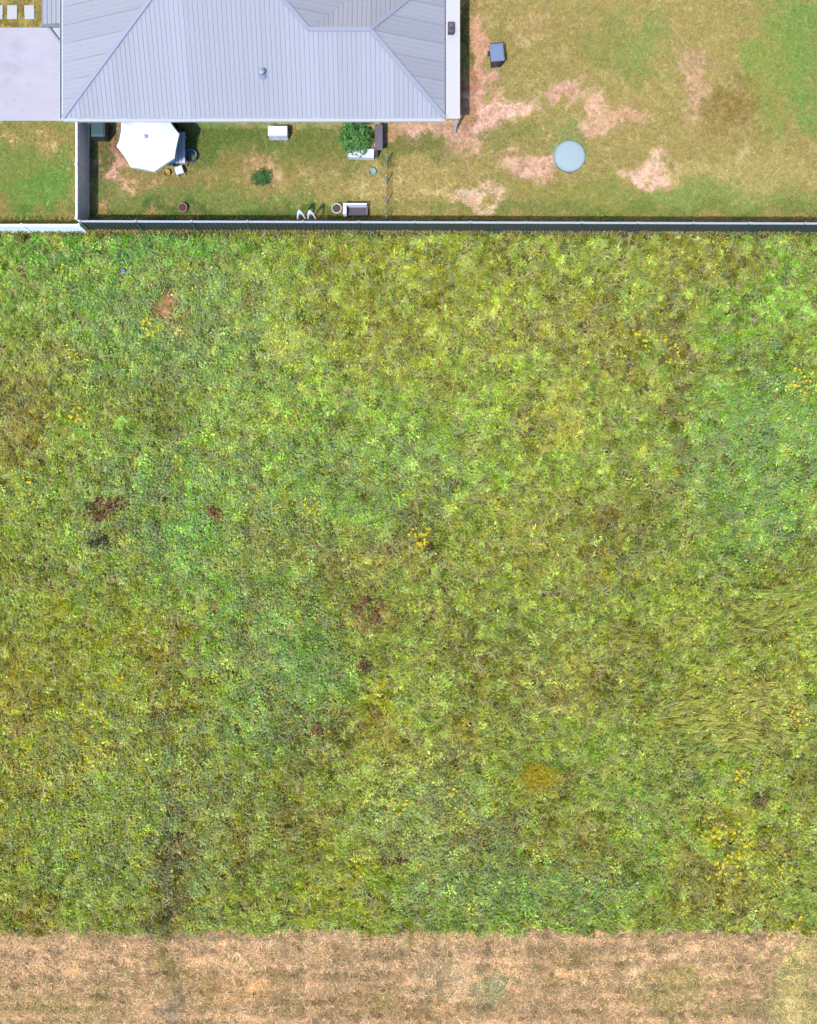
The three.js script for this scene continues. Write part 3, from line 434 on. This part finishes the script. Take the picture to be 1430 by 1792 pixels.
plant('grass_clump', 'round golden clump in the lower right half of the rough grass', 'grass clump', 5.62, 11.60, 0.6, 80, 0.5, golden, false, 4);
for (const [i, [x, z, R, n, l]] of [
  [ -13.43, -0.08, 0.42, 26, 'largest rust brown dead weed, at the left of the rough grass'],
  [ -12.55, -0.30, 0.25, 10, 'rust brown dead weed touching the right of the largest one'],
  [ -8.30, 0.03, 0.24, 10, 'small rust brown dead weed right of the largest one'],
  [ -1.75, 4.30, 0.5, 16, 'wide reddish dead weed patch near the middle of the rough grass'],
  [ -3.80, 9.45, 0.3, 9, 'small reddish dead weed below and left of the middle'],
  [ -0.80, 15.10, 0.34, 12, 'rust brown dead weed above the mown strip near the middle'],
  [ 15.25, 12.53, 0.26, 10, 'dark red dead weed above the yellow wildflowers near the lower right edge'],
  [ -1.88, 6.65, 0.22, 7, 'little dark red dead weed in the middle of the rough grass'],
].entries()) plant('dead_weed', l, 'weed', x, z, R * 1.3, Math.round(n * 1.5), 0.52, rust, true, 10 + i, 'dead brown weeds');
plant('dead_weed', 'blackish withered weed just below the largest rust brown one', 'weed', -13.55, 1.30, 0.36, 18, 0.58, blackish.slice(0, 3), true, 30, 'dead brown weeds');
plant('dead_weed', 'blackish withered weed right of the yellow flower cluster at the middle', 'weed', 1.00, 1.85, 0.4, 12, 0.42, blackish.concat(rust), true, 31, 'dead brown weeds');
{ // leafy garden shrub, and the small bush out on the back lawn
  const mk = (label, x, z, R, H, n, seed, cols) => { const t = thing('shrub', label, 'shrub', x, 0, z), r = rng(seed), list = [];
    for (let k = 0; k < n; k++) { const a = r() * 6.283, e = Math.acos(r()), d = 0.55 + 0.45 * r(), c = cols[Math.floor(r() * cols.length)], v = 0.75 + 0.5 * r(), lump = 0.8 + 0.4 * vn(Math.cos(a) * 1.7 + seed, Math.sin(a) * 1.7 + e * 1.5);
      const g = weed(seed * 90 + k, 13, 0.13, 0.2, 0.11), q = g.getAttribute('color'); for (let i = 0; i < q.count; i++) q.setXYZ(i, q.getX(i) * c[0] * v, q.getY(i) * c[1] * v, q.getZ(i) * c[2] * v);
      list.push(g.rotateZ((r() - 0.5)).rotateY(r() * 6).translate(Math.cos(a) * Math.sin(e) * R * d * lump, H * (0.25 + 0.7 * Math.cos(e) * d), Math.sin(a) * Math.sin(e) * R * d * lump)); }
    part('foliage', mergeGeometries(list), leafMat(), t); const st = []; for (let k = 0; k < 5; k++) { const a = k * 1.3; st.push(bar([0, 0, 0], [Math.cos(a) * R * 0.5, H * 0.7, Math.sin(a) * R * 0.5], 0.03, 0.03)); } part('stem', merge(st), mat([0.1, 0.07, 0.04], 0.9), t); };
  mk('bright green leafy shrub between the house eave and the white planter trough', -2.30, -16.23, 0.72, 1.1, 120, 5, [[0.1, 0.22, 0.05], [0.14, 0.27, 0.06], [0.06, 0.13, 0.03]]);
  mk('small dark green bush alone on the back lawn', -6.41, -14.56, 0.32, 0.5, 34, 6, [[0.06, 0.13, 0.03], [0.08, 0.16, 0.04]]);
}
single('litter_scrap', quads([[[-0.12, 0.3, -0.1], [0.1, 0.33, -0.12], [0.12, 0.31, 0.1], [0, 0.36, 0.02]], [[-0.12, 0.3, -0.1], [0, 0.36, 0.02], [0.12, 0.31, 0.1], [-0.08, 0.29, 0.13]]]), mat([0.05, 0.14, 0.4], 0.6), 'scrap of blue plastic caught in the grass near the dark fence', 'litter', -12.4, 0.06, -10.46).scale.set(0.6, 1, 0.6);
renderer.render(scene, camera);
